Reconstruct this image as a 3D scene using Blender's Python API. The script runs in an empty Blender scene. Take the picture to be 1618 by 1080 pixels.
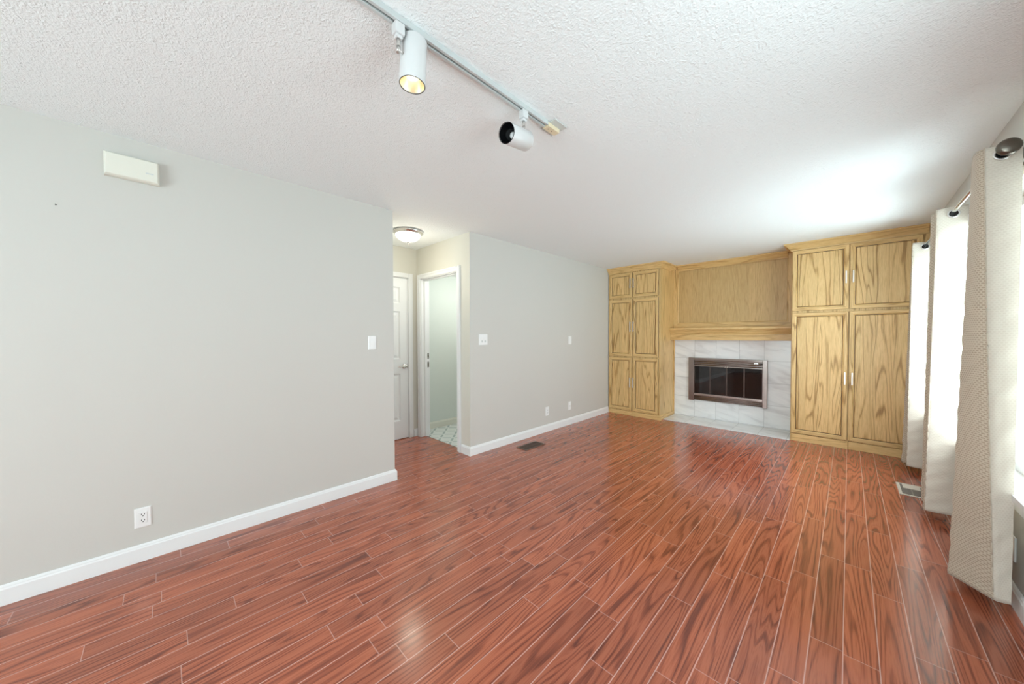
import bpy, bmesh, math, random
from mathutils import Vector, Matrix
random.seed(4)
scene = bpy.context.scene
COL = scene.collection
PI = math.pi
H = 2.44

# ------------------------------------------------------------------ camera
F_PX, YAW, PITCH, ROLL, CZ = 542.3451, 0.7762, -0.0176, -0.0022, 1.3109
fw = Vector((-math.sin(YAW), math.cos(YAW), 0)); rt = Vector((math.cos(YAW), math.sin(YAW), 0)); up = Vector((0, 0, 1))
c_, s_ = math.cos(PITCH), math.sin(PITCH); fw, up = fw*c_+up*s_, up*c_-fw*s_
c_, s_ = math.cos(ROLL), math.sin(ROLL); rt, up = rt*c_+up*s_, up*c_-rt*s_
cam_d = bpy.data.cameras.new('camera'); cam = bpy.data.objects.new('camera', cam_d); COL.objects.link(cam)
cam_d.sensor_width = 36; cam_d.lens = 36*F_PX/1618; cam_d.clip_start = .02
cam.matrix_world = Matrix(((rt.x, up.x, -fw.x, 0), (rt.y, up.y, -fw.y, 0), (rt.z, up.z, -fw.z, CZ), (0, 0, 0, 1)))
scene.camera = cam

# ------------------------------------------------------------------ exposure, world, lights
scene.view_settings.view_transform = 'Standard'; scene.view_settings.look = 'None'
scene.view_settings.exposure = -0.06; scene.view_settings.gamma = 1.0; scene.view_settings.use_curve_mapping = False
world = bpy.data.worlds.new('world'); scene.world = world; world.use_nodes = True
wn = world.node_tree.nodes; wl = world.node_tree.links
bg = wn['Background']; bg.inputs['Strength'].default_value = 6.4
tc = wn.new('ShaderNodeTexCoord'); sx = wn.new('ShaderNodeSeparateXYZ'); rp = wn.new('ShaderNodeValToRGB')
wl.new(tc.outputs['Generated'], sx.inputs[0]); mr = wn.new('ShaderNodeMapRange')
mr.inputs['From Min'].default_value = -1; wl.new(sx.outputs['Z'], mr.inputs['Value']); wl.new(mr.outputs[0], rp.inputs[0])
rp.color_ramp.elements[0].position = .47; rp.color_ramp.elements[0].color = (1.13, 1.40, 1.47, 1)
rp.color_ramp.elements[1].position = .53; rp.color_ramp.elements[1].color = (1.10, 1.26, 1.31, 1)
wl.new(rp.outputs[0], bg.inputs['Color'])

# daylight openings: portals guide the sky light through them
def portal(name, loc, rot, sx_, sy_):
    l = bpy.data.lights.new(name, 'AREA'); l.shape = 'RECTANGLE'; l.size = sx_; l.size_y = sy_
    l.cycles.is_portal = True
    o = bpy.data.objects.new(name, l); COL.objects.link(o); o.location = loc; o.rotation_euler = rot
    return o
WY0, WY1, WZ0, WZ1 = 2.66, 5.16, 0.56, 2.06       # window_1 opening (right wall)
VY0, VY1, VZ0, VZ1 = .40, 1.62, .95, 2.05        # window_added_right opening (right wall, out of view), added to light the room
BX0, BX1, BZ0, BZ1 = -1.9, 0.45, 0.05, 2.10        # window_added_rear: unseen glazed opening added in the rear wall to balance the light
XR, XL_, YB, YF = 0.592, -2.947, -2.6, 5.97
portal('portal', (XR+.17, (WY0+WY1)/2, (WZ0+WZ1)/2), (0, PI/2, 0), WZ1-WZ0, WY1-WY0)
portal('portal', (XR+.17, (VY0+VY1)/2, (VZ0+VZ1)/2), (0, PI/2, 0), VZ1-VZ0, VY1-VY0)
portal('portal', ((BX0+BX1)/2, YB-.17, (BZ0+BZ1)/2), (PI/2, 0, 0), BX1-BX0, BZ1-BZ0)
def point(name, loc, power, color, r):
    l = bpy.data.lights.new(name, 'POINT'); l.energy = power; l.color = color; l.shadow_soft_size = r
    o = bpy.data.objects.new(name, l); COL.objects.link(o); o.location = loc; return o
point('hall_lamp_light', (-3.45, 1.90, 2.02), 5.5, (1.0, .94, .76), .10)
point('bathroom_fill_light', (-3.4, 3.1, 1.98), 14, (.95, 1.0, .95), .10)  # unseen fill light added to brighten the bathroom, no fixture built

# ------------------------------------------------------------------ node helpers
class NT:
    def __init__(s, name):
        s.m = bpy.data.materials.new(name); s.m.use_nodes = True
        s.n = s.m.node_tree.nodes; s.l = s.m.node_tree.links
        s.b = s.n['Principled BSDF']; s.out = s.n['Material Output']
    def node(s, t, **k):
        n = s.n.new(t)
        for a, v in k.items(): setattr(n, a, v)
        return n
    def put(s, inp, v):
        if isinstance(v, bpy.types.NodeSocket): s.l.new(v, inp)
        else: inp.default_value = v
    def math(s, op, a, b=0, c=0, clamp=False):
        n = s.node('ShaderNodeMath', operation=op, use_clamp=clamp)
        s.put(n.inputs[0], a); s.put(n.inputs[1], b); s.put(n.inputs[2], c); return n.outputs[0]
    def xyz(s, x, y, z):
        n = s.node('ShaderNodeCombineXYZ'); s.put(n.inputs[0], x); s.put(n.inputs[1], y); s.put(n.inputs[2], z); return n.outputs[0]
    def pos(s):
        g = s.node('ShaderNodeNewGeometry'); q = s.node('ShaderNodeSeparateXYZ'); s.l.new(g.outputs['Position'], q.inputs[0])
        return q.outputs
    def noise(s, vec, scale=1, detail=2, rough=.5, dist=0):
        n = s.node('ShaderNodeTexNoise'); s.put(n.inputs['Vector'], vec); n.inputs['Scale'].default_value = scale
        n.inputs['Detail'].default_value = detail; n.inputs['Roughness'].default_value = rough; n.inputs['Distortion'].default_value = dist
        return n.outputs['Fac']
    def white(s, vec):
        n = s.node('ShaderNodeTexWhiteNoise', noise_dimensions='3D'); s.put(n.inputs['Vector'], vec); return n.outputs['Value']
    def ramp(s, f, stops):
        n = s.node('ShaderNodeValToRGB'); s.put(n.inputs[0], f); e = n.color_ramp.elements
        while len(e) < len(stops): e.new(.5)
        for x, (p, c) in zip(e, stops):
            x.position = p; x.color = (c[0], c[1], c[2], 1) if not isinstance(c, (int, float)) else (c, c, c, 1)
        return n.outputs[0]
    def mix(s, f, a, b, mode='MIX'):
        n = s.node('ShaderNodeMix', data_type='RGBA', blend_type=mode)
        s.put(n.inputs[0], f); s.put(n.inputs[6], a if isinstance(a, bpy.types.NodeSocket) else (*a, 1)); s.put(n.inputs[7], b if isinstance(b, bpy.types.NodeSocket) else (*b, 1))
        return n.outputs[2]
    def bump(s, h, strength=.3, dist=.01):
        n = s.node('ShaderNodeBump'); n.inputs['Strength'].default_value = strength; n.inputs['Distance'].default_value = dist
        s.put(n.inputs['Height'], h); s.l.new(n.outputs[0], s.b.inputs['Normal']); return n
    def rand(s):
        return s.node('ShaderNodeObjectInfo').outputs['Random']
def simple(name, col, rough=.5, metal=0., ior=1.5, coat=0.):
    t = NT(name); t.b.inputs['Base Color'].default_value = (*col, 1); t.b.inputs['Roughness'].default_value = rough
    t.b.inputs['Metallic'].default_value = metal; t.b.inputs['IOR'].default_value = ior; t.b.inputs['Coat Weight'].default_value = coat
    return t

M = {}
# painted wall, very light orange-peel
def paint(name, c, rough=.6, bs=.08):
    t = NT(name); p = t.pos(); v = t.xyz(p[0], p[1], p[2])
    n = t.noise(v, 1.1, 3); t.put(t.b.inputs['Base Color'], t.mix(n, tuple(x*.965 for x in c), c))
    t.b.inputs['Roughness'].default_value = rough; t.bump(t.noise(v, 160, 2), bs, .003); return t.m
M['wall'] = paint('wall_paint', (.635, .618, .578))
M['hall'] = paint('hall_paint', (.73, .71, .635))
M['bath'] = paint('bath_paint', (.78, .83, .78))
M['white'] = simple('white_trim_paint', (.86, .87, .87), .32).m
M['plate'] = simple('white_plastic', (.88, .88, .87), .3).m
M['ivory'] = simple('ivory_plastic', (.80, .79, .70), .4).m
M['slot'] = simple('dark_slot', (.03, .03, .03), .6).m
M['rail'] = simple('dull_nickel_rail', (.50, .45, .42), .25, 1).m
M['chrome'] = simple('brushed_nickel', (.72, .70, .67), .22, 1).m
M['pull'] = simple('satin_chrome_pull', (.78, .76, .74), .36, 1).m
M['bronze'] = simple('dark_pewter', (.16, .14, .115), .28, .85).m
M['lampwhite'] = simple('lamp_white_enamel', (.68, .68, .68), .3).m
M['black'] = simple('black_gloss', (.006, .006, .007), .12).m
M['cream'] = simple('cream_plastic', (.80, .69, .48), .5).m
M['greyp'] = simple('grey_cover_plate', (.62, .65, .63), .4).m
M['track'] = simple('track_white', (.56, .59, .585), .38).m
M['brownmetal'] = simple('brown_register_metal', (.20, .13, .10), .4, .5).m
M['regwhite'] = simple('register_ivory_metal', (.72, .66, .58), .4).m
M['reggrey'] = simple('register_louver', (.30, .27, .24), .5).m
M['fire'] = simple('firebox_black', (.022, .02, .02), .8).m
M['gold'] = simple('gold_reflector', (.97, .88, .68), .3, 1).m
M['insetframe'] = simple('polished_pewter_frame', (.34, .285, .26), .18, 1).m
M['insetstrip'] = simple('dark_pewter_ridge', (.22, .17, .155), .25, 1).m
M['exterior'] = simple('exterior_stucco', (.6, .6, .58), .8).m

# ceiling, stippled
t = NT('stipple_ceiling'); p = t.pos(); v = t.xyz(p[0], p[1], p[2])
n1 = t.noise(v, 62, 3, .6, .6); n2 = t.noise(v, 130, 2, .6)
h = t.math('ADD', t.math('MULTIPLY', t.math('SMOOTH_MAX', n1, .5, .1), .9), t.math('MULTIPLY', n2, .35))
t.b.inputs['Base Color'].default_value = (.915, .955, .96, 1); t.b.inputs['Roughness'].default_value = .85
t.bump(h, .7, .014); M['ceiling'] = t.m

# laminate floor: planks run along Y
def floor_mat():
    t = NT('laminate_floor'); X, Y, Z = t.pos()
    W, L = .1047, .79
    u = t.math('DIVIDE', t.math('ADD', X, .004), W); col = t.math('FLOOR', u); fu = t.math('FRACT', u)
    off = t.white(t.xyz(col, 3.7, 0)); w = t.math('ADD', t.math('DIVIDE', Y, L), off)
    row = t.math('FLOOR', w); fv = t.math('FRACT', w)
    r1 = t.white(t.xyz(col, row, 1.3)); r2 = t.white(t.xyz(col, row, 7.1))
    ox = t.math('MULTIPLY', r1, 37.0); oy = t.math('MULTIPLY', r2, 23.0)
    gx = t.math('ADD', t.math('MULTIPLY', X, 8.0), ox); gy = t.math('ADD', t.math('MULTIPLY', Y, .55), oy)
    f = t.noise(t.xyz(gx, gy, 0), 1, 1.6, .40, .25)
    ang = t.math('MULTIPLY', f, t.math('ADD', 80.0, t.math('MULTIPLY', r1, 60.0)))
    rings = t.math('ADD', t.math('MULTIPLY', t.math('SINE', ang), .5), .5)
    rings = t.math('POWER', rings, 2.6)
    fine = t.math('POWER', t.math('ADD', t.math('MULTIPLY', t.math('SINE', t.math('MULTIPLY', ang, 3.3)), .5), .5), 2.0)
    rings = t.math('ADD', t.math('MULTIPLY', rings, .85), t.math('MULTIPLY', fine, .22))
    streak = t.noise(t.xyz(t.math('MULTIPLY', X, 190), t.math('MULTIPLY', Y, 4.5), r1), 1, 3, .6)
    blot = t.noise(t.xyz(t.math('ADD', t.math('MULTIPLY', X, 14), ox), t.math('MULTIPLY', Y, 2.2), r2), 1, 2)
    d = t.math('ADD', t.math('MULTIPLY', rings, t.math('ADD', .16, t.math('MULTIPLY', blot, .55))), t.math('MULTIPLY', t.math('SUBTRACT', streak, .5), .8))
    c = t.ramp(d, [(0.0, (.48, .138, .070)), (.2, (.365, .093, .045)), (.5, (.19, .043, .023)), (.85, (.055, .012, .010))])
    tint = t.mix(r2, (.84, .80, .80), (1.12, 1.08, 1.05)); c = t.mix(1.0, c, tint, 'MULTIPLY')
    # bevelled joints
    eu = t.math('MINIMUM', fu, t.math('SUBTRACT', 1, fu)); ev = t.math('MINIMUM', fv, t.math('SUBTRACT', 1, fv))
    gu = t.math('LESS_THAN', eu, .019); gv = t.math('LESS_THAN', ev, .0022)
    g = t.math('MAXIMUM', gu, gv); gm = t.math('MAXIMUM', t.math('MULTIPLY', gu, .62), t.math('MULTIPLY', gv, .42))
    c = t.mix(gm, c, (.80, .50, .42))
    t.put(t.b.inputs['Base Color'], c)
    t.put(t.b.inputs['Roughness'], t.math('ADD', .14, t.math('MULTIPLY', streak, .08)))
    t.b.inputs['IOR'].default_value = 1.56; t.b.inputs['Coat Weight'].default_value = .2; t.b.inputs['Coat Roughness'].default_value = .2
    big = t.noise(t.xyz(X, Y, 0), 7, 1)
    hh = t.math('ADD', t.math('MULTIPLY', g, -.35), t.math('ADD', t.math('MULTIPLY', big, .6), t.math('MULTIPLY', rings, -.03)))
    t.bump(hh, .16, .004); return t.m
M['floor'] = floor_mat()

# oak
def oak(name, horiz=False, tone=1.0, fig=1.0):
    t = NT(name); X, Y, Z = t.pos(); r = t.rand()
    a, b = (t.math('ADD', X, Y), Z)
    if horiz: a, b = b, a
    ro = t.math('MULTIPLY', r, 61.0)
    plank = t.math('FLOOR', t.math('ADD', t.math('DIVIDE', a, .125), r)); pr = t.white(t.xyz(plank, ro, 0)); po = t.math('MULTIPLY', pr, 9.0)
    f = t.noise(t.xyz(t.math('ADD', t.math('MULTIPLY', a, 7.5), ro), t.math('ADD', t.math('MULTIPLY', b, .55), po), 0), 1, 1.6, .4, .25)
    s = t.math('ADD', t.math('MULTIPLY', t.math('SINE', t.math('MULTIPLY', f, 58.0)), .5), .5)
    jag = t.noise(t.xyz(t.math('MULTIPLY', a, 220), t.math('MULTIPLY', b, 9), ro), 1, 3, .65)
    s = t.math('POWER', s, 8.0)
    msk = t.math('MULTIPLY', t.noise(t.xyz(t.math('MULTIPLY', a, 11), t.math('MULTIPLY', b, .5), ro), 1, 1), .85)
    d = t.math('ADD', t.math('MULTIPLY', s, t.math('MULTIPLY', msk, fig)), t.math('MULTIPLY', t.math('SUBTRACT', jag, .40), .95))
    k = tone
    c = t.ramp(d, [(0.0, (.80*k, .545*k, .245*k)), (.3, (.62*k, .385*k, .145*k)), (.62, (.40*k, .22*k, .068*k)), (1.0, (.27*k, .14*k, .045*k))])
    c = t.mix(1.0, c, t.mix(pr, (.92, .92, .90), (1.06, 1.05, 1.04)), 'MULTIPLY')
    t.put(t.b.inputs['Base Color'], c); t.b.inputs['Roughness'].default_value = .38
    t.bump(t.math('MULTIPLY', d, -1), .12, .002); return t.m
M['oakv'] = oak('oak_vertical_grain'); M['oakh'] = oak('oak_horizontal_grain', True, 1.0, .6)
M['oakpv'] = oak('veneer_oak_panel', False, .80, .3)
M['oakdk'] = simple('oak_shadow_line', (.11, .055, .018), .5).m  # dark colour paints the shadow outlines on door edges and grooves

# marble-look tile with grout on a .30 grid, phase given
def tile_mat(name, x0, dz, vert=True):
    t = NT(name); X, Y, Z = t.pos()
    u = t.math('DIVIDE', t.math('SUBTRACT', X, x0), .3015); fu = t.math('FRACT', u)
    if vert:
        w = t.math('DIVIDE', t.math('SUBTRACT', Z, dz), .31)
    else:
        w = t.math('DIVIDE', t.math('SUBTRACT', Y, dz), 2.0)
    fv = t.math('FRACT', w)
    idu, idv = t.math('FLOOR', u), t.math('FLOOR', w); rr = t.math('MULTIPLY', t.white(t.xyz(idu, idv, 2)), 20)
    a = t.math('ADD', t.math('MULTIPLY', Z if vert else Y, 9), t.math('MULTIPLY', X, 2.2))
    n = t.noise(t.xyz(t.math('ADD', t.math('MULTIPLY', X, 2.5), rr), a, rr), 1, 3, .55, .8)
    c = t.ramp(n, [(.3, (.70, .695, .70)), (.5, (.84, .845, .85)), (.7, (.90, .90, .90))])
    e = t.math('MINIMUM', t.math('MINIMUM', fu, t.math('SUBTRACT', 1, fu)), t.math('MINIMUM', fv, t.math('SUBTRACT', 1, fv)))
    g = t.math('LESS_THAN', e, .0055); c = t.mix(g, c, (.43, .43, .43))
    t.put(t.b.inputs['Base Color'], c); t.b.inputs['Roughness'].default_value = .14
    t.bump(t.math('MULTIPLY', g, -1), .4, .003); return t.m
M['tile'] = tile_mat('marble_wall_tile', -1.753, .02); M['hearth'] = tile_mat('marble_hearth_tile', -1.753, 4.0, False)

# vinyl floor with grey lattice
t = NT('lattice_vinyl'); X, Y, Z = t.pos()
a = t.math('ADD', t.math('MULTIPLY', X, .7071), t.math('MULTIPLY', Y, .7071)); b = t.math('SUBTRACT', t.math('MULTIPLY', X, .7071), t.math('MULTIPLY', Y, .7071))
fa, fb = t.math('FRACT', t.math('DIVIDE', a, .16)), t.math('FRACT', t.math('DIVIDE', b, .16))
ea = t.math('ABSOLUTE', t.math('SUBTRACT', fa, .5)); eb = t.math('ABSOLUTE', t.math('SUBTRACT', fb, .5))
ba = t.math('MULTIPLY', t.math('LESS_THAN', ea, .085), t.math('GREATER_THAN', eb, .16)); bb = t.math('MULTIPLY', t.math('LESS_THAN', eb, .085), t.math('GREATER_THAN', ea, .16))
t.put(t.b.inputs['Base Color'], t.mix(t.math('MAXIMUM', ba, bb), (.80, .82, .80), (.40, .47, .46))); t.b.inputs['Roughness'].default_value = .3
M['vinyl'] = t.m

# curtain fabrics (UV in metres)
def fabric(name, base, dash, amount, trans):
    t = NT(name); uv = t.node('ShaderNodeUVMap').outputs[0]; q = t.node('ShaderNodeSeparateXYZ'); t.l.new(uv, q.inputs[0]); U, V = q.outputs[0], q.outputs[1]
    row = t.math('FLOOR', t.math('DIVIDE', V, .0105)); fv = t.math('FRACT', t.math('DIVIDE', V, .0105))
    sh = t.math('MULTIPLY', t.math('MODULO', row, 2), .5)
    fu = t.math('FRACT', t.math('ADD', t.math('DIVIDE', U, .021), sh))
    m = t.math('MULTIPLY', t.math('LESS_THAN', t.math('ABSOLUTE', t.math('SUBTRACT', fu, .5)), .33), t.math('LESS_THAN', t.math('ABSOLUTE', t.math('SUBTRACT', fv, .5)), .27))
    weave = t.noise(t.xyz(t.math('MULTIPLY', U, 500), t.math('MULTIPLY', V, 900), 0), 1, 1)
    f = t.math('ADD', t.math('MULTIPLY', m, amount), t.math('MULTIPLY', t.math('SUBTRACT', weave, .5), .25), 0, True)
    c = t.mix(f, base, dash)
    t.put(t.b.inputs['Base Color'], c); t.b.inputs['Roughness'].default_value = .7; t.b.inputs['Sheen Weight'].default_value = .25
    n1 = t.noise(t.xyz(t.math('MULTIPLY', U, 9), t.math('MULTIPLY', V, 26), 0), 1, 2)
    t.bump(t.math('ADD', t.math('MULTIPLY', n1, 1.0), t.math('MULTIPLY', m, .12)), .35, .008)
    tr = t.node('ShaderNodeBsdfTranslucent'); t.put(tr.inputs['Color'], t.mix(.45, c, (.93, .92, .90))); mx = t.node('ShaderNodeMixShader'); mx.inputs[0].default_value = trans
    t.l.new(t.b.outputs[0], mx.inputs[1]); t.l.new(tr.outputs[0], mx.inputs[2]); t.l.new(mx.outputs[0], t.out.inputs[0])
    return t.m
M['brocade'] = fabric('cream_brocade', (.70, .61, .49), (.46, .35, .24), .85, .14)
M['lining'] = fabric('cream_lining', (.80, .74, .64), (.68, .60, .50), .40, .08)

# glass (thin panes: the same reflectance on the entering and the leaving side)
def pane_fresnel(t, ior):
    g = t.node('ShaderNodeNewGeometry'); f = t.node('ShaderNodeFresnel')
    bk = g.outputs['Backfacing']; t.put(f.inputs[0], t.math('ADD', t.math('MULTIPLY', bk, 1/ior-ior), ior)); return f
t = NT('window_glass'); t.n.remove(t.b)
tr = t.node('ShaderNodeBsdfTransparent'); gl = t.node('ShaderNodeBsdfGlossy'); gl.inputs['Roughness'].default_value = .02
fr = pane_fresnel(t, 1.35); mx = t.node('ShaderNodeMixShader'); t.l.new(fr.outputs[0], mx.inputs[0]); t.l.new(tr.outputs[0], mx.inputs[1]); t.l.new(gl.outputs[0], mx.inputs[2]); t.l.new(mx.outputs[0], t.out.inputs[0])
M['glass'] = t.m
t = NT('smoked_glass'); t.n.remove(t.b)
tr = t.node('ShaderNodeBsdfTransparent'); tr.inputs[0].default_value = (.30, .27, .29, 1); gl = t.node('ShaderNodeBsdfGlossy'); gl.inputs['Roughness'].default_value = .03
fr = pane_fresnel(t, 1.7); mx = t.node('ShaderNodeMixShader'); t.l.new(fr.outputs[0], mx.inputs[0]); t.l.new(tr.outputs[0], mx.inputs[1]); t.l.new(gl.outputs[0], mx.inputs[2]); t.l.new(mx.outputs[0], t.out.inputs[0])
M['smoked'] = t.m
def emit(name, col, st):
    t = NT(name); t.b.inputs['Base Color'].default_value = (*col, 1); t.b.inputs['Emission Color'].default_value = (*col, 1); t.b.inputs['Emission Strength'].default_value = st; return t.m
M['dome'] = emit('lit_opal_glass', (1, .985, .93), 1.6)
M['bulb_on'] = emit('lit_warm_bulb', (1, .90, .72), 22)
M['bulb_off'] = simple('frosted_bulb', (.85, .85, .85), .2).m

# ------------------------------------------------------------------ mesh helpers
def BM(): return bmesh.new()
def box(bm, x0, x1, y0, y1, z0, z1, mi=0):
    x0, x1 = sorted((x0, x1)); y0, y1 = sorted((y0, y1)); z0, z1 = sorted((z0, z1))
    v = [bm.verts.new(c) for c in [(x0,y0,z0),(x1,y0,z0),(x1,y1,z0),(x0,y1,z0),(x0,y0,z1),(x1,y0,z1),(x1,y1,z1),(x0,y1,z1)]]
    for f in [(3,2,1,0),(4,5,6,7),(0,1,5,4),(1,2,6,5),(2,3,7,6),(3,0,4,7)]:
        bm.faces.new([v[i] for i in f]).material_index = mi
    return v
def frame_of(d):
    d = d.normalized(); a = Vector((0,0,1)) if abs(d.z) < .9 else Vector((1,0,0)); x = a.cross(d).normalized(); return x, d.cross(x)
def lathe(bm, base, d, prof, seg=40, caps=True, mi=0):
    """prof: list of (distance along d, radius)"""
    d = Vector(d).normalized(); base = Vector(base); x, y = frame_of(d); rings = []
    for h, r in prof:
        rings.append([bm.verts.new(base+d*h+(x*math.cos(2*PI*i/seg)+y*math.sin(2*PI*i/seg))*max(r, 1e-5)) for i in range(seg)])
    for a, b in zip(rings, rings[1:]):
        for i in range(seg):
            f = bm.faces.new([a[i], a[(i+1) % seg], b[(i+1) % seg], b[i]]); f.smooth = True; f.material_index = mi
    if caps:
        for rr, s in ((rings[0], -1), (rings[-1], 1)):
            f = bm.faces.new(rr if s > 0 else rr[::-1]); f.material_index = mi
def tube(bm, a, b, r, seg=20, mi=0):
    a, b = Vector(a), Vector(b); lathe(bm, a, b-a, [(0, r), ((b-a).length, r)], seg, True, mi)
def torus(bm, c, n, R, r, seg=36, s2=10):
    n = Vector(n).normalized(); x, y = frame_of(n); c = Vector(c); rings = []
    for i in range(seg):
        a = 2*PI*i/seg; d = x*math.cos(a)+y*math.sin(a)
        rings.append([bm.verts.new(c+d*(R+r*math.cos(2*PI*j/s2))+n*r*math.sin(2*PI*j/s2)) for j in range(s2)])
    for i in range(seg):
        for j in range(s2):
            f = bm.faces.new([rings[i][j], rings[(i+1) % seg][j], rings[(i+1) % seg][(j+1) % s2], rings[i][(j+1) % s2]]); f.smooth = True
def rect_loops(bm, plane, o, u0, u1, v0, v1, prof, cap=True, mats=(0, 1), capm=0, back=None):
    """concentric rectangles. plane 'xz' (outward -Y) or 'yz' (outward +X); prof [(inset, out)]. sides: left/right use mats[0], top/bottom mats[1]"""
    loops = []
    for i, h in prof:
        pts = [(u0+i, v0+i), (u1-i, v0+i), (u1-i, v1-i), (u0+i, v1-i)]
        loops.append([bm.verts.new((p[0], o-h, p[1]) if plane == 'xz' else (o+h, p[0], p[1])) for p in pts])
    for a, b in zip(loops, loops[1:]):
        for k in range(4):
            f = bm.faces.new([a[k], a[(k+1) % 4], b[(k+1) % 4], b[k]]); f.material_index = mats[1] if k in (0, 2) else mats[0]
    if cap: bm.faces.new(loops[-1]).material_index = capm
    return loops
def sweep(bm, path, prof, side=1, mi=0):
    """path: XY points; prof: [(out, z)] closed polygon; side=+1: out is to the left of travel"""
    P = [Vector(p) for p in path]; n = len(P); rings = []
    for i in range(n):
        def nrm(a, b):
            d = (b-a).normalized(); return Vector((-d.y, d.x))*side
        if i == 0: m = nrm(P[0], P[1])
        elif i == n-1: m = nrm(P[-2], P[-1])
        else:
            n1, n2 = nrm(P[i-1], P[i]), nrm(P[i], P[i+1]); m = (n1+n2); m = m/(m.dot(n1))
        rings.append([bm.verts.new((P[i].x+m.x*o, P[i].y+m.y*o, z)) for o, z in prof])
    k = len(prof)
    for a, b in zip(rings, rings[1:]):
        for j in range(k):
            bm.faces.new([a[j], a[(j+1) % k], b[(j+1) % k], b[j]]).material_index = mi
    bm.faces.new(rings[0][::-1]).material_index = mi; bm.faces.new(rings[-1]).material_index = mi
def holed(bm, axis, a0, a1, u0, u1, v0, v1, holes):
    """slab across axis 'x' or 'y' from a0..a1, spanning u (other horizontal) and v (z), with rectangular holes (u0,u1,v0,v1)"""
    us = sorted({u0, u1, *[h[0] for h in holes], *[h[1] for h in holes]}); vs = sorted({v0, v1, *[h[2] for h in holes], *[h[3] for h in holes]})
    us = [x for x in us if u0 <= x <= u1]; vs = [x for x in vs if v0 <= x <= v1]
    def solid(i, j):
        if i < 0 or j < 0 or i >= len(us)-1 or j >= len(vs)-1: return False
        cu, cv = (us[i]+us[i+1])/2, (vs[j]+vs[j+1])/2
        return not any(h[0] < cu < h[1] and h[2] < cv < h[3] for h in holes)
    def P(a, u, v): return (a, u, v) if axis == 'x' else (u, a, v)
    def q(pts): bm.faces.new([bm.verts.new(P(*p)) for p in pts])
    for i in range(len(us)-1):
        for j in range(len(vs)-1):
            if not solid(i, j): continue
            U0, U1, V0, V1 = us[i], us[i+1], vs[j], vs[j+1]
            q([(a0,U0,V0),(a0,U1,V0),(a0,U1,V1),(a0,U0,V1)]); q([(a1,U0,V0),(a1,U1,V0),(a1,U1,V1),(a1,U0,V1)])
            if not solid(i-1, j): q([(a0,U0,V0),(a1,U0,V0),(a1,U0,V1),(a0,U0,V1)])
            if not solid(i+1, j): q([(a0,U1,V0),(a1,U1,V0),(a1,U1,V1),(a0,U1,V1)])
            if not solid(i, j-1): q([(a0,U0,V0),(a1,U0,V0),(a1,U1,V0),(a0,U1,V0)])
            if not solid(i, j+1): q([(a0,U0,V1),(a1,U0,V1),(a1,U1,V1),(a0,U1,V1)])
    bmesh.ops.remove_doubles(bm, verts=bm.verts, dist=1e-5)

ORG = {}
def obj(name, bm, mats, parent=None, bevel=0, norm=True, solid=0, label=None):
    if norm: bmesh.ops.recalc_face_normals(bm, faces=bm.faces)
    xs = [v.co for v in bm.verts]
    lo = Vector([min(c[i] for c in xs) for i in range(3)]); hi = Vector([max(c[i] for c in xs) for i in range(3)])
    og = Vector(((lo.x+hi.x)/2, (lo.y+hi.y)/2, lo.z))
    for v in bm.verts: v.co -= og
    me = bpy.data.meshes.new(name); bm.to_mesh(me); bm.free()
    for m in (mats if isinstance(mats, (list, tuple)) else [mats]): me.materials.append(M[m])
    o = bpy.data.objects.new(name, me); COL.objects.link(o)
    if parent is not None: o.parent = parent; o.location = og-ORG[parent.name]
    else: o.location = og
    ORG[o.name] = og
    if bevel:
        b = o.modifiers.new('bevel', 'BEVEL'); b.width = bevel; b.segments = 2; b.limit_method = 'ANGLE'; b.angle_limit = .6
    if label: o['label'] = label
    return o
def empty(name, loc, label, cat, group=None):
    o = bpy.data.objects.new(name, None); COL.objects.link(o); o.location = loc; o.empty_display_size = .1; ORG[o.name] = Vector(loc)
    o['label'] = label; o['category'] = cat
    if group: o['group'] = group
    return o
def tag(o, label, cat, group=None):
    o['label'] = label; o['category'] = cat
    if group: o['group'] = group
    return o
def struct(name, bm, m, parent=None, bevel=0):
    o = obj(name, bm, m, parent, bevel)
    if parent is None: o['kind'] = 'structure'
    return o

# ------------------------------------------------------------------ room shell
XE, Y1, Y2 = -4.05, 1.470, 2.347          # hall end wall, hall sides
b = BM(); box(b, XE-.1, XR+.15, YB-.15, YF+.1, -.1, 0); struct('floor', b, 'floor')
b = BM(); box(b, XE-.1, XR+.15, YB-.15, YF+.1, H, H+.12); struct('ceiling', b, 'ceiling')
b = BM(); box(b, XL_-.12, XL_, YB-.15, Y1, 0, H); box(b, XE, XL_-.12, Y1-.12, Y1, 0, H); struct('wall_left', b, 'wall')
DX0, DX1, DZ = -3.965, -3.155, 2.055      # bathroom doorway
b = BM(); holed(b, 'y', Y2, Y2+.12, XE-.0, XL_-.001, 0, H, [(DX0, DX1, -1, DZ)]); struct('wall_hall', b, 'hall')
b = BM(); box(b, XL_-.12, XL_, Y2+.0005, YF+.1, 0, H); struct('wall_middle', b, 'wall')
b = BM(); holed(b, 'x', XE-.1, XE, Y1-.12, Y2+.12, 0, H, [(1.500, 2.226, -1, 2.06)]); struct('wall_end', b, 'hall')
b = BM(); box(b, XE-.1, XE-.06, 1.45, 2.28, 0, 2.1); struct('wall_closet', b, 'hall')
FX0, FX1, FZ0, FZ1 = -1.78, -.86, .33, .92   # firebox opening
b = BM(); holed(b, 'y', YF, YF+.1, XL_, XR, 0, H, [(FX0, FX1, FZ0, FZ1)]); struct('wall_far', b, 'wall')
b = BM(); holed(b, 'x', XR, XR+.15, YB-.15, YF+.1, 0, H, [(WY0, WY1, WZ0, WZ1), (VY0, VY1, VZ0, VZ1)]); struct('wall_right', b, 'wall')
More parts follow.
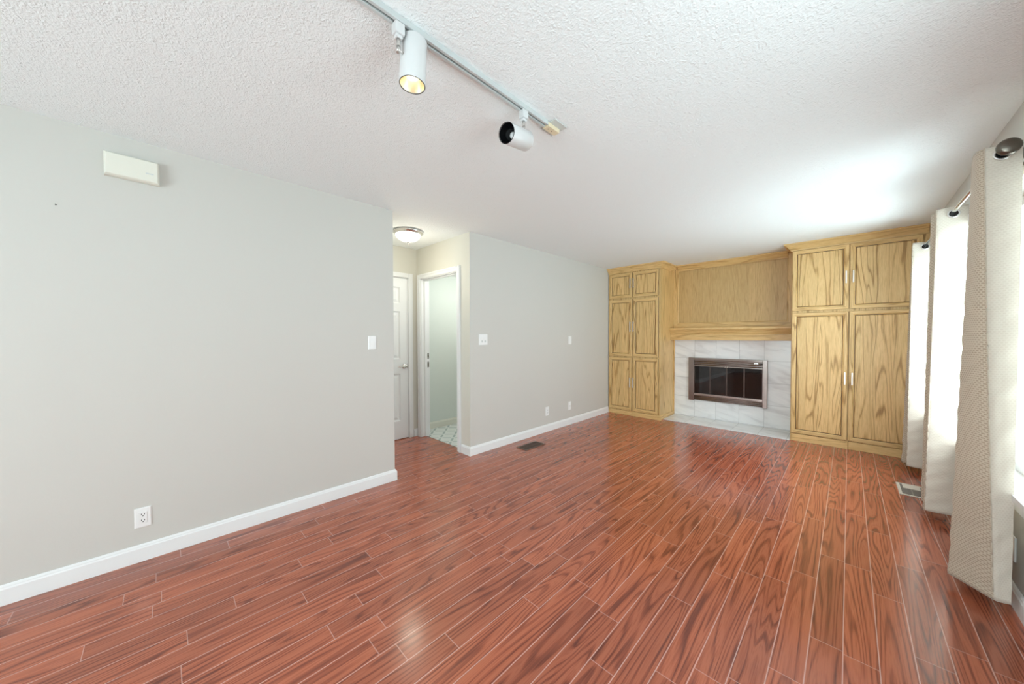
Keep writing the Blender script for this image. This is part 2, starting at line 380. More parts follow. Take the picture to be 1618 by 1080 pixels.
b = BM(); holed(b, 'y', YB-.15, YB, XL_, XR, 0, H, [(BX0, BX1, BZ0, BZ1)]); struct('wall_back', b, 'wall')
# bathroom beyond the doorway
b = BM(); box(b, -4.32, -4.20, Y2+.121, 5.2, 0, 2.4); box(b, -4.2, XL_-.121, 5.1, 5.2, 0, 2.4); box(b, -4.2, XE-.101, Y2+.06, Y2+.12, 0, 2.4)
struct('wall_bathroom', b, 'bath')
b = BM(); box(b, -4.32, XL_-.121, Y2+.121, 5.2, 2.19, 2.25); struct('ceiling_bathroom', b, 'white')
b = BM(); box(b, -4.32, XL_-.121, Y2+.07, 5.2, .0005, .004); struct('floor_bathroom', b, 'vinyl')

# baseboards
BBP = [(.001, 0), (.016, 0), (.016, .078), (.012, .084), (.011, .090), (.004, .098), (.001, .098)]
b = BM(); sweep(b, [(XL_, YB), (XL_, Y1), (XE, Y1)], BBP, -1); struct('baseboard_left', b, 'white')
b = BM(); sweep(b, [(-3.098, Y2), (XL_, Y2), (XL_, 5.35)], BBP, -1); struct('baseboard_middle', b, 'white')
b = BM(); sweep(b, [(XR, YB), (XR, 5.49)], BBP, 1); struct('baseboard_right', b, 'white')
b = BM(); sweep(b, [(XE, 2.285), (XE, 2.346)], BBP, -1); struct('baseboard_hall', b, 'white')
b = BM(); sweep(b, [(-4.2, Y2+.13), (-4.2, 5.1)], BBP, -1); struct('baseboard_bathroom', b, 'ivory')
b = BM(); sweep(b, [(XL_, YB), (BX0-.08, YB)], BBP, 1); sweep(b, [(BX1+.08, YB), (XR, YB)], BBP, 1); struct('baseboard_back', b, 'white')

# door casing + jamb around the bathroom doorway (trim_1)
def casing(bm, plane, o, u0, u1, v1, w=.056, th=.016):
    """three-sided casing around an opening u0..u1, head at v1"""
    for (a0, a1, z0, z1) in ((u0-w, u0, 0, v1+w), (u1, u1+w, 0, v1+w), (u0, u1, v1, v1+w)):
        if plane == 'xz':
            box(bm, a0, a1, o-th, o, z0, z1)
            if z0 == 0: box(bm, a0+(.036 if a0 > u0 else 0), a1-(0 if a0 > u0 else .036), o-th-.006, o-th, z0, z1)
            else: box(bm, a0, a1, o-th-.006, o-th, z1-.02, z1)
        else:
            box(bm, o, o+th, a0, a1, z0, z1)
b = BM(); casing(b, 'xz', Y2, DX0+.01, DX1-.01, DZ-.01)
box(b, DX0, DX0+.018, Y2, Y2+.12, 0, DZ); box(b, DX1-.018, DX1, Y2, Y2+.12, 0, DZ); box(b, DX0, DX1, Y2, Y2+.12, DZ-.018, DZ)
box(b, DX0+.018, DX0+.03, Y2+.045, Y2+.08, 0, DZ-.018); box(b, DX1-.03, DX1-.018, Y2+.045, Y2+.08, 0, DZ-.018); box(b, DX0+.018, DX1-.018, Y2+.045, Y2+.08, DZ-.03, DZ-.018)
tr1 = struct('trim_1', b, 'white', bevel=.002)
for z0, z1 in ((1.018, 1.088), (.903, .973)):
    b = BM(); rect_loops(b, 'yz', DX0+.0182, Y2+.083, Y2+.112, z0, z1, [(0, 0), (0, .002), (.008, .002), (.008, .0005)], False)
    box(b, DX0+.0183, DX0+.0192, Y2+.089, Y2+.106, z0+.014, z1-.014, 1); obj('strike_plate', b, ['chrome', 'slot'], tr1)
# end door
b = BM(); casing(b, 'yz', XE, 1.506, 2.222, 2.056)
box(b, XE-.059, XE, 1.501, 1.512, 0, 2.055); box(b, XE-.059, XE, 2.218, 2.2255, 0, 2.055); box(b, XE-.059, XE, 1.512, 2.218, 2.048, 2.0555)
struct('trim_2', b, 'white', bevel=.003)
b = BM(); y0, y1 = 1.514, 2.216; xf = XE-.006; xb = XE-.040
ym = (y0+y1)/2; ST = .105
zs = [(.008, .235), (.835, 1.02), (1.625, 1.725), (1.93, 2.044)]
for a0, a1 in ((y0, y0+ST), (y1-ST, y1), (ym-.045, ym+.045)): box(b, xb, xf, a0, a1, .008, 2.044)
for a0, a1 in ((y0+ST, ym-.045), (ym+.045, y1-ST)):
    for z0, z1 in zs: box(b, xb, xf, a0, a1, z0, z1)
dr = struct('door_1', b, 'white')
for a0, a1 in ((y0+ST, ym-.045), (ym+.045, y1-ST)):
    for k in range(3):
        z0, z1 = zs[k][1], zs[k+1][0]
        b = BM(); rect_loops(b, 'yz', xb+.008, a0, a1, z0, z1, [(0, .026), (.012, .012), (.02, .010), (.05, .022), (.052, .022)], True, (0, 0))
        obj('door_panel', b, 'white', dr)
hz, hy = .925, 2.160
b = BM(); lathe(b, (xf, hy, hz), (1, 0, 0), [(0, .031), (.006, .031), (.011, .025), (.013, .012), (.04, .011), (.045, .014), (.056, .014), (.058, .008)], 28)
lathe(b, (xf+.050, hy, hz), (0, -1, 0.03), [(0, .010), (.02, .011), (.07, .0085), (.105, .0075), (.11, .003)], 16)
obj('door_handle', b, 'chrome', dr)
b = BM(); box(b, xf, xf+.003, y1-.012, y1-.001, hz-.032, hz+.032); obj('latch_plate', b, 'chrome', dr)

# windows
def window(name, plane, y0, y1, z0, z1, mull):
    """in the right wall (plane x)"""
    w = .07
    b = BM(); X = XR
    for a0, a1, c0, c1 in ((y0-w, y0, z0-.02, z1+w), (y1, y1+w, z0-.02, z1+w), (y0, y1, z1, z1+w)):
        box(b, X-.018, X, a0, a1, c0, c1); 
    box(b, X-.024, X-.018, y0-w, y0-w+.018, z0-.02, z1+w); box(b, X-.024, X-.018, y1+w-.018, y1+w, z0-.02, z1+w); box(b, X-.024, X-.018, y0-w, y1+w, z1+w-.018, z1+w)
    root = struct(name, b, 'white', bevel=.003)
    b = BM(); box(b, X-.045, X+.10, y0-w-.02, y1+w+.02, z0-.018, z0+.010); box(b, X-.016, X, y0-w, y1+w, z0-.085, z0-.022); obj('window_sill', b, 'white', root)
    b = BM(); f = .05
    box(b, X+.07, X+.13, y0, y0+f, z0, z1); box(b, X+.07, X+.13, y1-f, y1, z0, z1); box(b, X+.07, X+.13, y0+f, y1-f, z0, z0+f); box(b, X+.07, X+.13, y0+f, y1-f, z1-f, z1)
    for m in mull: box(b, X+.075, X+.125, m-.03, m+.03, z0+f, z1-f)
    obj('window_frame', b, 'white', root, bevel=.003)
    es = [y0+f]+[q for m in mull for q in (m-.03, m+.03)]+[y1-f]
    for k in range(0, len(es), 2):
        b = BM(); box(b, X+.098, X+.102, es[k], es[k+1], z0+f, z1-f); obj('window_pane', b, 'glass', root)
    return root
window('window_1', 'x', WY0, WY1, WZ0, WZ1, [3.49, 4.33])
window('window_added_right', 'x', VY0, VY1, VZ0, VZ1, [1.0])  # unseen window, added for the daylight it lets in
b = BM(); w = .07
for a0, a1, c0, c1 in ((BX0-w, BX0, 0, BZ1+w), (BX1, BX1+w, 0, BZ1+w), (BX0, BX1, BZ1, BZ1+w)): box(b, a0, a1, YB, YB+.018, c0, c1)
w3 = struct('window_added_rear', b, 'white')  # unseen rear opening, added for the daylight it lets in
b = BM()
for a0, a1, c0, c1 in ((BX0, BX0+.06, BZ0, BZ1), (BX1-.06, BX1, BZ0, BZ1), (-.765, -.685, BZ0, BZ1), (BX0, BX1, BZ0, BZ0+.08), (BX0, BX1, BZ1-.07, BZ1)): box(b, a0, a1, YB-.12, YB-.06, c0, c1)
obj('window_frame', b, 'white', w3)
for a0, a1 in ((BX0+.06, -.765), (-.685, BX1-.06)):
    b = BM(); box(b, a0, a1, YB-.092, YB-.088, BZ0+.08, BZ1-.07); obj('window_pane', b, 'glass', w3)

# ------------------------------------------------------------------ built-in oak cabinets
DPROF = [(0, 0), (0, .017), (.004, .021), (.030, .021), (.036, .017)]
def pull(parent, x, y, z0, z1):
    b = BM()
    box(b, x-.006, x+.006, y-.034, y-.026, z0, z1)
    for z in (z0+.018, z1-.018): box(b, x-.004, x+.004, y-.026, y, z-.005, z+.005)
    obj('handle', b, 'pull', parent, bevel=.002)
def oak_door(parent, x0, x1, z0, z1, yb, inset=.050, hx=None, hz=None):
    b = BM()
    prof = [(0, 0), (0, .016), (.004, .020), (inset-.016, .020), (inset-.008, .014), (inset-.004, .013), (inset-.004, .006)]
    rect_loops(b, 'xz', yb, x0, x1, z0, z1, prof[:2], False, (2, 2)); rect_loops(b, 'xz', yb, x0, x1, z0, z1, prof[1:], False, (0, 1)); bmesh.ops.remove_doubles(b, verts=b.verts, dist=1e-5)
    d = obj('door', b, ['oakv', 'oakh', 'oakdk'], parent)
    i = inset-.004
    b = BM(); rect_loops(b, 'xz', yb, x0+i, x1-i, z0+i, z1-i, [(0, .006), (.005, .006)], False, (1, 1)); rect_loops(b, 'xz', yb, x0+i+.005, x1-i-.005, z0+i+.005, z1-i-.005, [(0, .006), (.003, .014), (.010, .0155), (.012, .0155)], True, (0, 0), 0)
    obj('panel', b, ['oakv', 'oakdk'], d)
    if hx: pull(d, hx, yb-.020, *hz)
    return d
CR = [(0, 2.352), (.010, 2.354), (.013, 2.366), (.024, 2.378), (.052, 2.412), (.066, 2.420), (.076, 2.424), (.076, 2.4395), (0, 2.4395)]
# left tall cabinet
LX0, LX1, LYF = -2.946, -2.074, 5.375
cab = empty('tall_cabinet', (-2.51, 5.66, 0), 'narrow oak cabinet with six doors in the corner left of the fireplace', 'cabinet')
b = BM(); box(b, LX0, LX1, LYF, YF-.001, 0.0, 2.4395); obj('cabinet_body', b, ['oakv'], cab, bevel=.002)
b = BM(); sweep(b, [(LX0, LYF), (LX1, LYF), (LX1, YF-.055)], CR, -1); obj('crown_moulding', b, 'oakh', cab)
b = BM(); sweep(b, [(LX0, LYF), (LX1, LYF), (LX1, YF-.022)], [(0, 0), (.012, 0), (.012, .058), (.006, .068), (0, .07)], -1); obj('plinth', b, 'oakh', cab)
for z0, z1, h0, h1 in ((1.935, 2.338, 2.08, 2.24), (.972, 1.905, 1.375, 1.54), (.082, .950, .465, .63)):
    oak_door(cab, -2.930, -2.526, z0, z1, LYF-.0005, .052, -2.545, (h0, h1))
    oak_door(cab, -2.511, -2.100, z0, z1, LYF-.0005, .052, -2.490, (h0, h1))
# right tall cabinet
RX0, RX1, RYF = -.517, XR-.001, 5.515
cab = empty('tall_cabinet', (.04, 5.74, 0), 'wide floor-to-ceiling oak cabinet with four big doors beside the curtains', 'cabinet')
b = BM(); box(b, RX0, RX1, RYF, YF-.001, .09, 2.4395); obj('cabinet_body', b, ['oakv'], cab, bevel=.002)
b = BM(); sweep(b, [(RX0, YF-.005), (RX0, RYF), (RX1-.018, RYF)], CR, -1); obj('crown_moulding', b, 'oakh', cab)
for a0, a1 in ((RX0+.012, .003), (.006, RX1-.018)):
    b = BM(); box(b, a0, a1, RYF-.014+(.004 if a0 < 0 else 0), RYF+.02, 0, .0895); obj('toe_kick', b, 'oakh', cab, bevel=.002)
b = BM(); box(b, RX0, RX0+.011, RYF, YF-.03, 0, .0895); obj('side_foot', b, 'oakv', cab)
for x0, x1, hx in ((-.510, -.007, -.030), (.001, .535, .030)):
    for z0, z1, h0, h1 in ((1.612, 2.350, 1.905, 2.045), (.100, 1.585, .745, .885)):
        oak_door(cab, x0, x1, z0, z1, RYF-.0005, .048, hx, (h0, h1))
# overmantel panel
om = empty('overmantel_panel', (-1.295, 5.93, 1.43), 'wide recessed oak panel filling the wall above the fireplace mantel', 'wall panel')
YO = 5.915
b = BM(); rect_loops(b, 'xz', YF-.001, LX1+.0005, RX0-.0005, 1.4305, 2.4395, [(0, 0), (0, YF-.001-YO), (.074, YF-.001-YO), (.080, YF-.005-YO), (.084, YF-.016-YO)], False, (0, 1)); obj('frame', b, ['oakv', 'oakh'], om)
b = BM(); box(b, LX1+.085, RX0-.085, YO+.015, YF-.002, 1.5145, 2.3555); obj('panel', b, 'oakpv', om)
b = BM(); sweep(b, [(LX1+.078, YO-.0005), (RX0-.078, YO-.0005)], CR, -1); obj('crown_moulding', b, 'oakh', om)
# mantel shelf
b = BM(); x0, x1 = LX1+.001, RX0-.001
sweep(b, [(x0, YF-.001), (x1, YF-.001)], [(0, 1.240), (.176, 1.240), (.180, 1.244), (.180, 1.325), (.176, 1.330), (.186, 1.338), (.196, 1.365), (.222, 1.398), (.232, 1.402), (.232, 1.428), (.228, 1.430), (0, 1.430)], -1)
m = tag(obj('mantel_shelf', b, 'oakh', None, bevel=.002), 'oak mantel shelf with moulded edge directly above the white fireplace tiles', 'mantel')

# ------------------------------------------------------------------ fireplace
YT = 5.950
b = BM(); holed(b, 'y', YT, YF-.001, LX1+.001, RX0-.001, .011, 1.239, [(FX0, FX1, FZ0, FZ1)]); tag(obj('fireplace_surround', b, 'tile'), 'white marbled tile surround set around the black glass fireplace', 'fireplace surround')
b = BM(); box(b, LX1+.013, RX0-.001, 5.47, YT-.001, .0005, .010); tag(obj('hearth', b, 'hearth', None, bevel=.002), 'flat white tile hearth on the floor in front of the fireplace', 'hearth')
b = BM(); box(b, LX1+.001, LX1+.014, YT-.012, YT-.0005, .0105, 1.2385); tag(obj('trim_moulding', b, 'oakv'), 'thin oak strip between left cabinet side and fireplace tile', 'moulding')
fi = empty('fireplace_insert', (-1.32, 5.94, .28), 'built-in fireplace with dark glass doors and polished metal frame', 'fireplace')
b = BM()
for q in ((FX0, FX0+.01, YT+.02, 6.40, FZ0, FZ1), (FX1-.01, FX1, YT+.02, 6.40, FZ0, FZ1), (FX0, FX1, YT+.02, 6.40, FZ0, FZ0+.01), (FX0, FX1, YT+.02, 6.40, FZ1-.01, FZ1), (FX0, FX1, 6.39, 6.41, FZ0, FZ1)): box(b, *q)
obj('firebox', b, 'fire', fi)
GX0, GX1, GZ0, GZ1 = -1.752, -.862, .398, .838; OX0, OX1, OZ0, OZ1 = -1.835, -.808, .282, .962
b = BM(); y0 = YT-.0005
for a0, a1, dep in ((OX0, GX0, .030), (GX1, OX1, .042)):
    box(b, a0, a1, y0-dep, y0, OZ0, OZ1)
box(b, GX0, GX1, y0-.030, y0, OZ1-.035, OZ1); box(b, GX0, GX1, y0-.018, y0, GZ1, OZ1-.035); box(b, GX0, GX1, y0-.018, y0, OZ0+.02, GZ0)
obj('frame', b, 'insetframe', fi, bevel=.004)
for z in (GZ1+.012, GZ1+.040, GZ1+.066, OZ0+.020, OZ0+.044, OZ0+.068):
    b = BM(); tube(b, (GX0+.002, y0-.020, z), (GX1-.002, y0-.020, z), .009, 14); obj('louver', b, 'insetstrip', fi)
b = BM(); box(b, GX0+.001, GX1-.001, y0-.030, y0-.0185, GZ0-.022, GZ0+.003); box(b, GX0+.001, GX1-.001, y0-.030, y0-.0185, GZ1-.008, GZ1+.003); obj('door_rail', b, 'rail', fi, bevel=.002)
b = BM(); rect_loops(b, 'xz', y0-.030, GX1-.105, GX1-.055, OZ1-.062, OZ1-.044, [(0, -.01), (0, .001), (.002, .002)], True, (0, 0)); obj('badge', b, 'chrome', fi)
wq = (GX1-GX0)/4
for k in range(4):
    a0, a1 = GX0+k*wq+.002, GX0+(k+1)*wq-.002
    b = BM(); box(b, a0, a1, y0-.016, y0-.011, GZ0+.003, GZ1-.008); d = obj('glass_door', b, 'smoked', fi)
    b = BM(); box(b, a0, a0+.004, y0-.018, y0-.0165, GZ0+.003, GZ1-.008); box(b, a1-.004, a1, y0-.018, y0-.0165, GZ0+.003, GZ1-.008); obj('edge_strip', b, 'insetstrip', d)
for k in (0, 1):
    x = GX0+2*wq+(-.014 if k == 0 else .014)
    b = BM(); lathe(b, (x, y0-.030, GZ1-.003), (0, -1, 0), [(0, .004), (.008, .004), (.010, .008), (.018, .008), (.02, .004)], 14); obj('door_knob', b, 'chrome', fi)

# ------------------------------------------------------------------ wall plates
X0 = XL_
def plate_base(name, y0, y1, z0, z1, label, cat, group):
    o = empty(name, (X0, (y0+y1)/2, z0), label, cat, group)
    b = BM(); rect_loops(b, 'yz', X0+.0005, y0, y1, z0, z1, [(0, 0), (0, .003), (.004, .0065), (.006, .0068)], True, (0, 0)); obj('cover_plate', b, 'plate', o)
    return o
def outlet_face(o, yc, zc):
    b = BM(); rect_loops(b, 'yz', X0+.007, yc-.0165, yc+.0165, zc-.033, zc+.033, [(0, 0), (0, .002), (.001, .003)], True, (0, 0)); r = obj('receptacle', b, 'plate', o)
    b = BM()
    for dz in (.017, -.017):
        for dy in (-.0065, .0065): box(b, X0+.0095, X0+.0106, yc+dy-.0013, yc+dy+.0013, zc+dz, zc+dz+.008)
        lathe(b, (X0+.0095, yc, zc+dz-.006), (1, 0, 0), [(0, .0026), (.0011, .0026)], 12)
    obj('slot', b, 'slot', r)
G = 'electrical outlets on the walls'
o = plate_base('electrical_outlet', -.129, -.059, .195, .311, 'white duplex outlet low on the large left wall, nearest the camera', 'outlet', G); outlet_face(o, -.094, .253)
b = BM(); box(b, X0+.0095, X0+.0115, -.1115, -.1085, .222, .284); obj('edge_trim', b, 'plate', o)
o = plate_base('electrical_outlet', 3.652, 3.722, .216, .336, 'white outlet low on the wall past the hall, nearer the brown floor register', 'outlet', G); outlet_face(o, 3.687, .276)
o = plate_base('electrical_outlet', 4.180, 4.250, .216, .336, 'white low wall plate, nearer the oak cabinet corner', 'outlet', G)
b = BM(); lathe(b, (X0+.007, 4.215, .276), (1, 0, 0), [(0, .007), (.004, .006), (.012, .005)], 16); obj('jack', b, 'plate', o)
o = plate_base('wall_plate', 4.185, 4.262, 1.185, 1.305, 'small blank white plate at switch height near the oak cabinet', 'wall plate', 'blank plates')
b = BM(); rect_loops(b, 'yz', X0+.007, 4.209, 4.238, 1.215, 1.275, [(0, 0), (0, .004), (.002, .005)], True, (0, 0)); obj('dimmer_slide', b, 'plate', o)
def rocker(o, yc, zc):
    b = BM(); v = box(b, X0+.007, X0+.011, yc-.0165, yc+.0165, zc-.033, zc+.033)
    for i, q in enumerate(v):
        if q.co.z > zc and q.co.x > X0+.008: q.co.x -= .0025
    obj('rocker', b, 'plate', o, bevel=.0008)
G = 'light switches'
o = plate_base('light_switch', 1.238, 1.308, 1.197, 1.314, 'single white rocker switch at the end of the left wall beside the hall', 'light switch', G); rocker(o, 1.273, 1.255)
o = plate_base('light_switch', 2.472, 2.600, 1.208, 1.330, 'double white switch plate on the wall just past the hall doorway', 'light switch', G)
for yc in (2.513, 2.559):
    b = BM(); rect_loops(b, 'yz', X0+.007, yc-.0165, yc+.0165, 1.236, 1.302, [(0, 0), (0, .002), (.001, .003)], True, (0, 0)); obj('rocker', b, 'plate', o)
    b = BM(); box(b, X0+.0101, X0+.0108, yc-.010, yc+.010, 1.240, 1.262); obj('toggle_mark', b, 'greyp', o)

# door chime box
ch = empty('door_chime', (X0, -.105, 2.20), 'long ivory plastic chime box high on the left wall', 'door chime')
b = BM(); rect_loops(b, 'yz', X0+.0005, -.212, .002, 2.203, 2.330, [(0, 0), (0, .030), (.006, .044), (.010, .046)], True, (0, 0)); obj('cover', b, 'ivory', ch, bevel=.002)
b = BM(); box(b, X0+.0465, X0+.0475, -.054, -.022, 2.249, 2.256); obj('logo_mark', b, 'greyp', ch)
b = BM(); lathe(b, (X0+.0003, -.378, 1.998), (1, 0, 0), [(0, .003), (.004, .003), (.006, .001)], 10); tag(obj('nail', b, 'slot'), 'tiny dark nail in the left wall below the chime box', 'nail')

# outlet on the right wall under the window
b = BM(); box(b, XR-.008, XR-.0005, 2.885, 2.955, .205, .325); tag(obj('wall_plate', b, 'plate', None, bevel=.003), 'white plate on the right wall below the window, half behind the near curtain', 'wall plate', 'blank plates')

# ------------------------------------------------------------------ floor registers
def register(name, x0, x1, y0, y1, frame, louv, label, split=False):
    o = empty(name, ((x0+x1)/2, (y0+y1)/2, 0), label, 'floor register', 'floor registers')
    w = .018
    b = BM(); box(b, x0, x1, y0, y0+w, .0005, .006); box(b, x0, x1, y1-w, y1, .0005, .006); box(b, x0, x0+w, y0+w, y1-w, .0005, .006); box(b, x1-w, x1, y0+w, y1-w, .0005, .006)
    obj('frame', b, frame, o, bevel=.001)
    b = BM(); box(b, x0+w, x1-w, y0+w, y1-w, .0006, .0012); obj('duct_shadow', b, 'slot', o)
    b = BM(); n = 22; xm = (x0+x1)/2
    for i in range(n):
        y = y0+w+(y1-y0-2*w)*(i+.5)/n; box(b, x0+w, x1-w, y-.0022, y+.0022, .0013, .0045)
    box(b, xm-.003, xm+.003, y0+w, y1-w, .0046, .0055)
    obj('louvers', b, louv, o)
    return o
register('floor_register', -2.775, -2.610, 2.892, 3.235, 'brownmetal', 'brownmetal', 'dark brown metal floor register near the plain wall past the hall')
rg = register('floor_register', .312, .468, 4.245, 4.560, 'regwhite', 'reggrey', 'ivory framed floor register partly under the middle curtain')
b = BM(); box(b, .345, .445, 4.430, 4.540, .0047, .0056); obj('damper_panel', b, 'regwhite', rg)

# ------------------------------------------------------------------ hall ceiling lamp
lc = Vector((-3.40, 1.87, H))
hl = empty('ceiling_lamp', (lc.x, lc.y, H), 'round flush ceiling lamp with lit glass bowl in the hall', 'ceiling lamp')
b = BM(); lathe(b, lc-Vector((0, 0, .0005)), (0, 0, -1), [(0, .10), (.004, .152), (.010, .157), (.020, .157), (.036, .140), (.040, .136), (.036, .128), (.02, .12)], 56, False); obj('metal_ring', b, 'chrome', hl)
b = BM(); lathe(b, lc-Vector((0, 0, .030)), (0, 0, -1), [(0, .134)]+[(.085*math.sin(a), .134*math.cos(a)) for a in [k*PI/2/14 for k in range(1, 14)]]+[(.085, .004)], 56, False); obj('glass_shade', b, 'dome', hl)
b = BM(); lathe(b, lc-Vector((0, 0, .1155)), (0, 0, -1), [(0, .014), (.004, .014), (.006, .006), (.016, .006), (.022, .009), (.030, .002)], 20); obj('finial', b, 'chrome', hl)

# ------------------------------------------------------------------ ceiling track and spotlights
TX = -1.155
tr = empty('light_track', (TX, .5, H), 'long white metal light track fixed along the ceiling', 'light track')
b = BM(); T0, T1 = -.8, 1.435
for a0, a1, z0, z1 in ((TX-.018, TX-.005, 2.418, 2.4395), (TX+.005, TX+.018, 2.418, 2.4395), (TX-.005, TX+.005, 2.430, 2.4395)): box(b, a0, a1, T0, T1, z0, z1)
obj('rail', b, 'track', tr, bevel=.0015)
b = BM(); box(b, TX-.0045, TX+.0045, T0, T1, 2.4285, 2.4298); obj('contact_slot', b, 'slot', tr)
b = BM(); box(b, TX-.019, TX+.019, T1+.0005, T1+.095, 2.412, 2.4335); e = obj('end_connector', b, 'cream', tr, bevel=.002)
for dy in (.02, .05):
    b = BM(); lathe(b, (TX, T1+dy, 2.4118), (0, 0, -1), [(0, .003), (.001, .003)], 10); obj('screw', b, 'brownmetal', e)
b = BM(); box(b, TX-.053, TX+.055, 1.445, 1.550, 2.434, 2.4395); obj('cover_plate', b, 'greyp', tr, bevel=.002)
def spot(label, ya, pivot, axis, centre, lit, side):
    """axis: unit vector towards the opening; centre: housing centre"""
    o = empty('track_spotlight', (TX, ya, 2.42), label, 'spotlight', 'spotlights on the ceiling track')
    b = BM(); box(b, TX-.0165, TX+.0165, ya-.018, ya+.018, 2.378, 2.4175); box(b, TX-.011, TX+.011, ya-.013, ya+.013, 2.366, 2.378); obj('track_adapter', b, 'lampwhite', o, bevel=.003)
    b = BM(); tube(b, (TX, ya, 2.372), pivot, .0075, 14); lathe(b, pivot, (0, 0, -1), [(-.012, .008), (.008, .008)], 14)
    hx = Vector(side); tube(b, Vector(pivot), Vector(pivot)+hx, .004, 12)
    obj('arm', b, 'chrome', o)
    R, L = .0475, .165; a = Vector(axis).normalized(); back = Vector(centre)-a*L/2
    b = BM(); lathe(b, back, a, [(0, .001), (0, R-.006), (.002, R-.002), (.006, R), (L-.002, R), (L, R-.0005), (L, R-.003), (L-.010, R-.004)], 56, False); hs = obj('housing', b, 'lampwhite', o)
    b = BM(); torus(b, back+a*(L+.0002), a, R-.002, .0016, 48, 8); obj('rim', b, 'black', hs)
    b = BM(); lathe(b, back, a, [(L-.0015, R-.0035), (L-.02, R-.009), (L-.045, R-.017), (L-.060, .019), (L-.062, .017)], 48, False); obj('reflector', b, 'gold' if lit else 'black', hs)
    b = BM(); lathe(b, back, a, [(L-.075, .012), (L-.064, .016), (L-.055, .0175), (L-.044, .014), (L-.038, .006), (L-.037, .0005)], 24, False); obj('bulb', b, 'bulb_on' if lit else 'bulb_off', hs)
    return a, Vector(centre)
spot('white cylinder spotlight pointing down with glowing gold inside', .603, (TX, .603, 2.328), (-.01, -.05, -1), (TX-.012, .668, 2.326), True, (-.002, .022, 0))
spot('white cylinder spotlight near the track end, turned sideways with black inside', 1.262, (TX, 1.262, 2.330), (.11, -.97, -.20), (TX-.018, 1.232, 2.285), False, (0, 0, -.01))

# ------------------------------------------------------------------ curtain rod and curtains
RX, RZ = .500, 2.150
rod = empty('curtain_rod', (RX, 3.9, RZ), 'dark metal curtain rod along the window wall with disc end cap', 'curtain rod')
b = BM(); tube(b, (RX, 2.665, RZ), (RX, 5.30, RZ), .0095, 20); obj('pole', b, 'chrome', rod)
b = BM(); lathe(b, (RX, 2.672, RZ), (0, -1, 0), [(0, .012), (.004, .018), (.006, .030), (.012, .036), (.020, .036), (.027, .031), (.031, .022), (.033, .004)], 40); obj('finial', b, 'bronze', rod)
b = BM(); lathe(b, (RX, 5.302, RZ), (0, 1, 0), [(0, .012), (.006, .030), (.02, .036), (.03, .022), (.033, .004)], 32); obj('finial', b, 'bronze', rod)
for y in (2.83, 5.26):
    b = BM(); box(b, XR-.026, XR-.0185, y-.02, y+.02, RZ-.05, RZ+.03) if y < 5 else box(b, XR-.007, XR-.0005, y-.02, y+.02, RZ-.05, RZ+.03)
    tube(b, (RX, y, RZ-.016), (XR-.02 if y < 5 else XR-.006, y, RZ-.016), .006, 12); torus(b, (RX, y, RZ-.0), (0, 1, 0), .0145, .004, 24, 8)
    obj('bracket', b, 'bronze', rod)

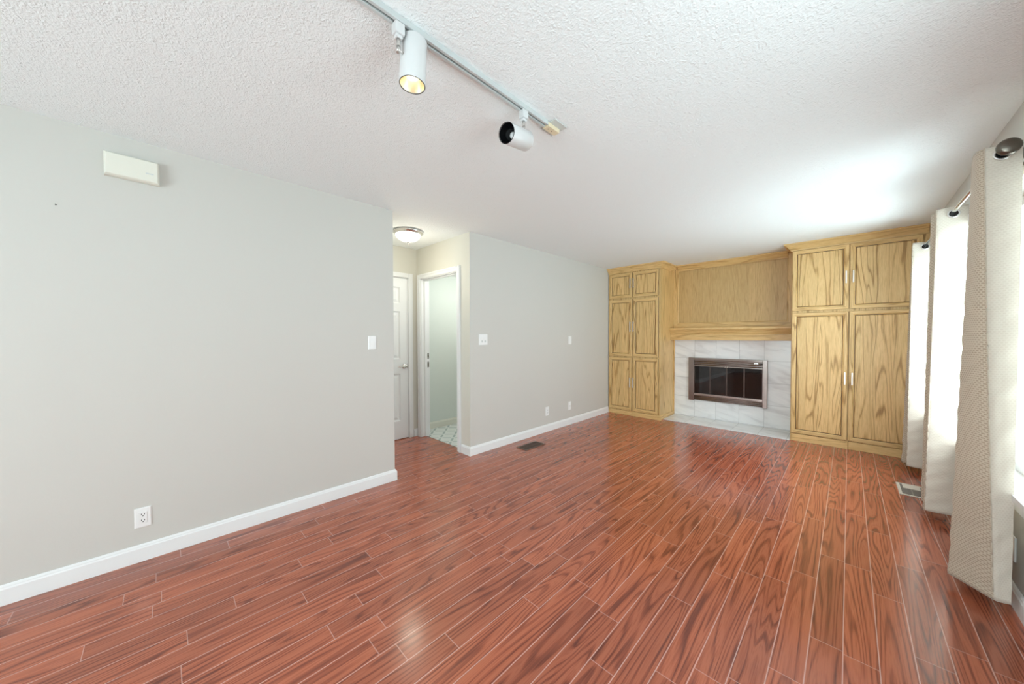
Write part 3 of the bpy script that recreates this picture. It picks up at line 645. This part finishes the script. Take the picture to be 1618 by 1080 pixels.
def cr(P, t):
    """Catmull-Rom through 2D points, t in 0..1"""
    n = len(P)-1; s = min(t*n, n-1e-6); i = int(s); u = s-i
    p0, p1, p2, p3 = P[max(i-1, 0)], P[i], P[i+1], P[min(i+2, n)]
    f = lambda a, b_, c, d: .5*((2*b_)+(-a+c)*u+(2*a-5*b_+4*c-d)*u*u+(-a+3*b_-3*c+d)*u**3)
    return Vector((f(p0[0], p1[0], p2[0], p3[0]), f(p0[1], p1[1], p2[1], p3[1])))
def curtain(label, top, bot, z0, z1, seg_lining, grom, seed, hemdrop=0.0):
    """top/bot: plan polylines (x,y) at the heading and at the hem"""
    rnd = random.Random(seed); ph = [rnd.uniform(0, 6.28) for _ in range(8)]
    o = empty('curtain', (top[0][0], top[0][1], 0), label, 'curtain', 'grommet curtains on the rod')
    nu, nv = 40*(len(top)-1), 110
    b = BM(); uvl = b.loops.layers.uv.new('UVMap'); V = []; arc = []; nseg = len(top)-1
    L = 0; prev = None
    for i in range(nu+1):
        p = cr(top, i/nu)
        if prev is not None: L += (p-prev).length
        prev = p; arc.append(L*1.25)
    for j in range(nv+1):
        s = j/nv; z = z1+(z0-z1)*s; w = s**1.15; row = []
        for i in range(nu+1):
            t_ = i/nu; a, c = cr(top, t_), cr(bot, t_); p = a*(1-w)+c*w
            d = cr(top, min(t_+.004, 1))-cr(top, max(t_-.004, 0)); n = Vector((-d.y, d.x)).normalized() if d.length > 1e-6 else Vector((0, 0))
            e = (.0010+.0016*s)*math.sin(z*31+ph[0]+t_*9)*math.sin(t_*17+ph[1])+(.0006+.0010*s)*math.sin(z*67+ph[2]+t_*23)
            row.append(b.verts.new((p.x+n.x*e, p.y+n.y*e, z+.002*math.sin(t_*20+ph[3])-hemdrop*s*math.cos(t_*nseg*PI))))
        V.append(row)
    for j in range(nv):
        for i in range(nu):
            f = b.faces.new([V[j][i], V[j][i+1], V[j+1][i+1], V[j+1][i]]); f.smooth = True
            f.material_index = 1 if any(a <= i/nu*nseg < c for a, c in seg_lining) or j < 0 else 0
            for l, (ii, jj) in zip(f.loops, ((i, j), (i+1, j), (i+1, j+1), (i, j+1))): l[uvl].uv = (arc[ii]+.003*seed, (z1-z0)*(1-jj/nv))
    fab = obj('fabric', b, ['brocade', 'lining'], o, norm=False)
    sm = fab.modifiers.new('thickness', 'SOLIDIFY'); sm.thickness = .0022; sm.offset = 0
    # stitched edge band down the leading edge
    tb = .995
    b = BM(); path = []
    for j in range(0, nv+1, 3):
        s = j/nv; z = z1+(z0-z1)*s; w = s**1.15; k = seg_lining[0][1]/nseg
        p = cr(top, k)*(1-w)+cr(bot, k)*w; path.append(Vector((p.x-.0022, p.y-.0022, z)))
    for a, c in zip(path, path[1:]): tube(b, a, c, .0022, 8)
    obj('piping', b, 'brocade', fab)
    for (gx, gy, gz, n) in grom:
        b = BM(); torus(b, (gx, gy-.006, gz), n, .0245, .0045, 40, 10); 
        g = obj('grommet', b, 'pull', o)
        b = BM(); lathe(b, Vector((gx, gy-.006, gz))-Vector(n).normalized()*.0026, n, [(0, .0225), (.0004, .0228)], 32); obj('grommet_hole', b, 'black', g)
    return o
# accordion folds: first span is the near face crossed by the rod, then pleats stacked away from the camera
curtain('nearest beige curtain panel, hanging beside the rod end cap',
        [(.556, 2.752), (.505, 2.748), (.452, 2.752), (.432, 2.79), (.436, 2.88), (.452, 2.93), (.540, 2.94), (.545, 2.97), (.468, 2.99), (.470, 3.03), (.540, 3.05)],
        [(.553, 2.755), (.528, 2.750), (.505, 2.753), (.463, 2.80), (.405, 2.870), (.395, 2.905), (.500, 2.93), (.530, 2.96), (.448, 2.985), (.450, 3.02), (.530, 3.05)],
        .052, 2.196, [(0, 2.0)], [(.500, 2.746, RZ, (0, 1, 0))], 1)
curtain('middle white curtain panel, hanging over the ivory floor register',
        [(.563, 3.800), (.505, 3.795), (.440, 3.800), (.428, 3.815), (.440, 3.845), (.540, 3.87), (.535, 3.90), (.432, 3.945), (.422, 3.965), (.440, 3.99), (.540, 4.02)],
        [(.525, 3.800), (.465, 3.795), (.408, 3.800), (.396, 3.815), (.410, 3.845), (.520, 3.87), (.515, 3.90), (.418, 3.985), (.404, 4.005), (.420, 4.03), (.530, 4.06)],
        .062, 2.186, [(0, 2.3)], [(.500, 3.793, RZ-.012, (0, 1, 0))], 2)
curtain('farthest white curtain panel, hanging in front of the wide oak cabinet',
        [(.552, 5.000), (.495, 4.995), (.432, 5.000), (.424, 5.015), (.436, 5.045), (.530, 5.07), (.525, 5.09), (.438, 5.115), (.430, 5.13), (.444, 5.15), (.535, 5.18)],
        [(.520, 5.000), (.465, 4.995), (.416, 5.000), (.408, 5.015), (.420, 5.045), (.515, 5.07), (.510, 5.09), (.402, 5.130), (.390, 5.15), (.405, 5.17), (.520, 5.20)],
        .052, 2.180, [(0, 2.3)], [(.498, 4.993, RZ-.015, (0, 1, 0))], 3)
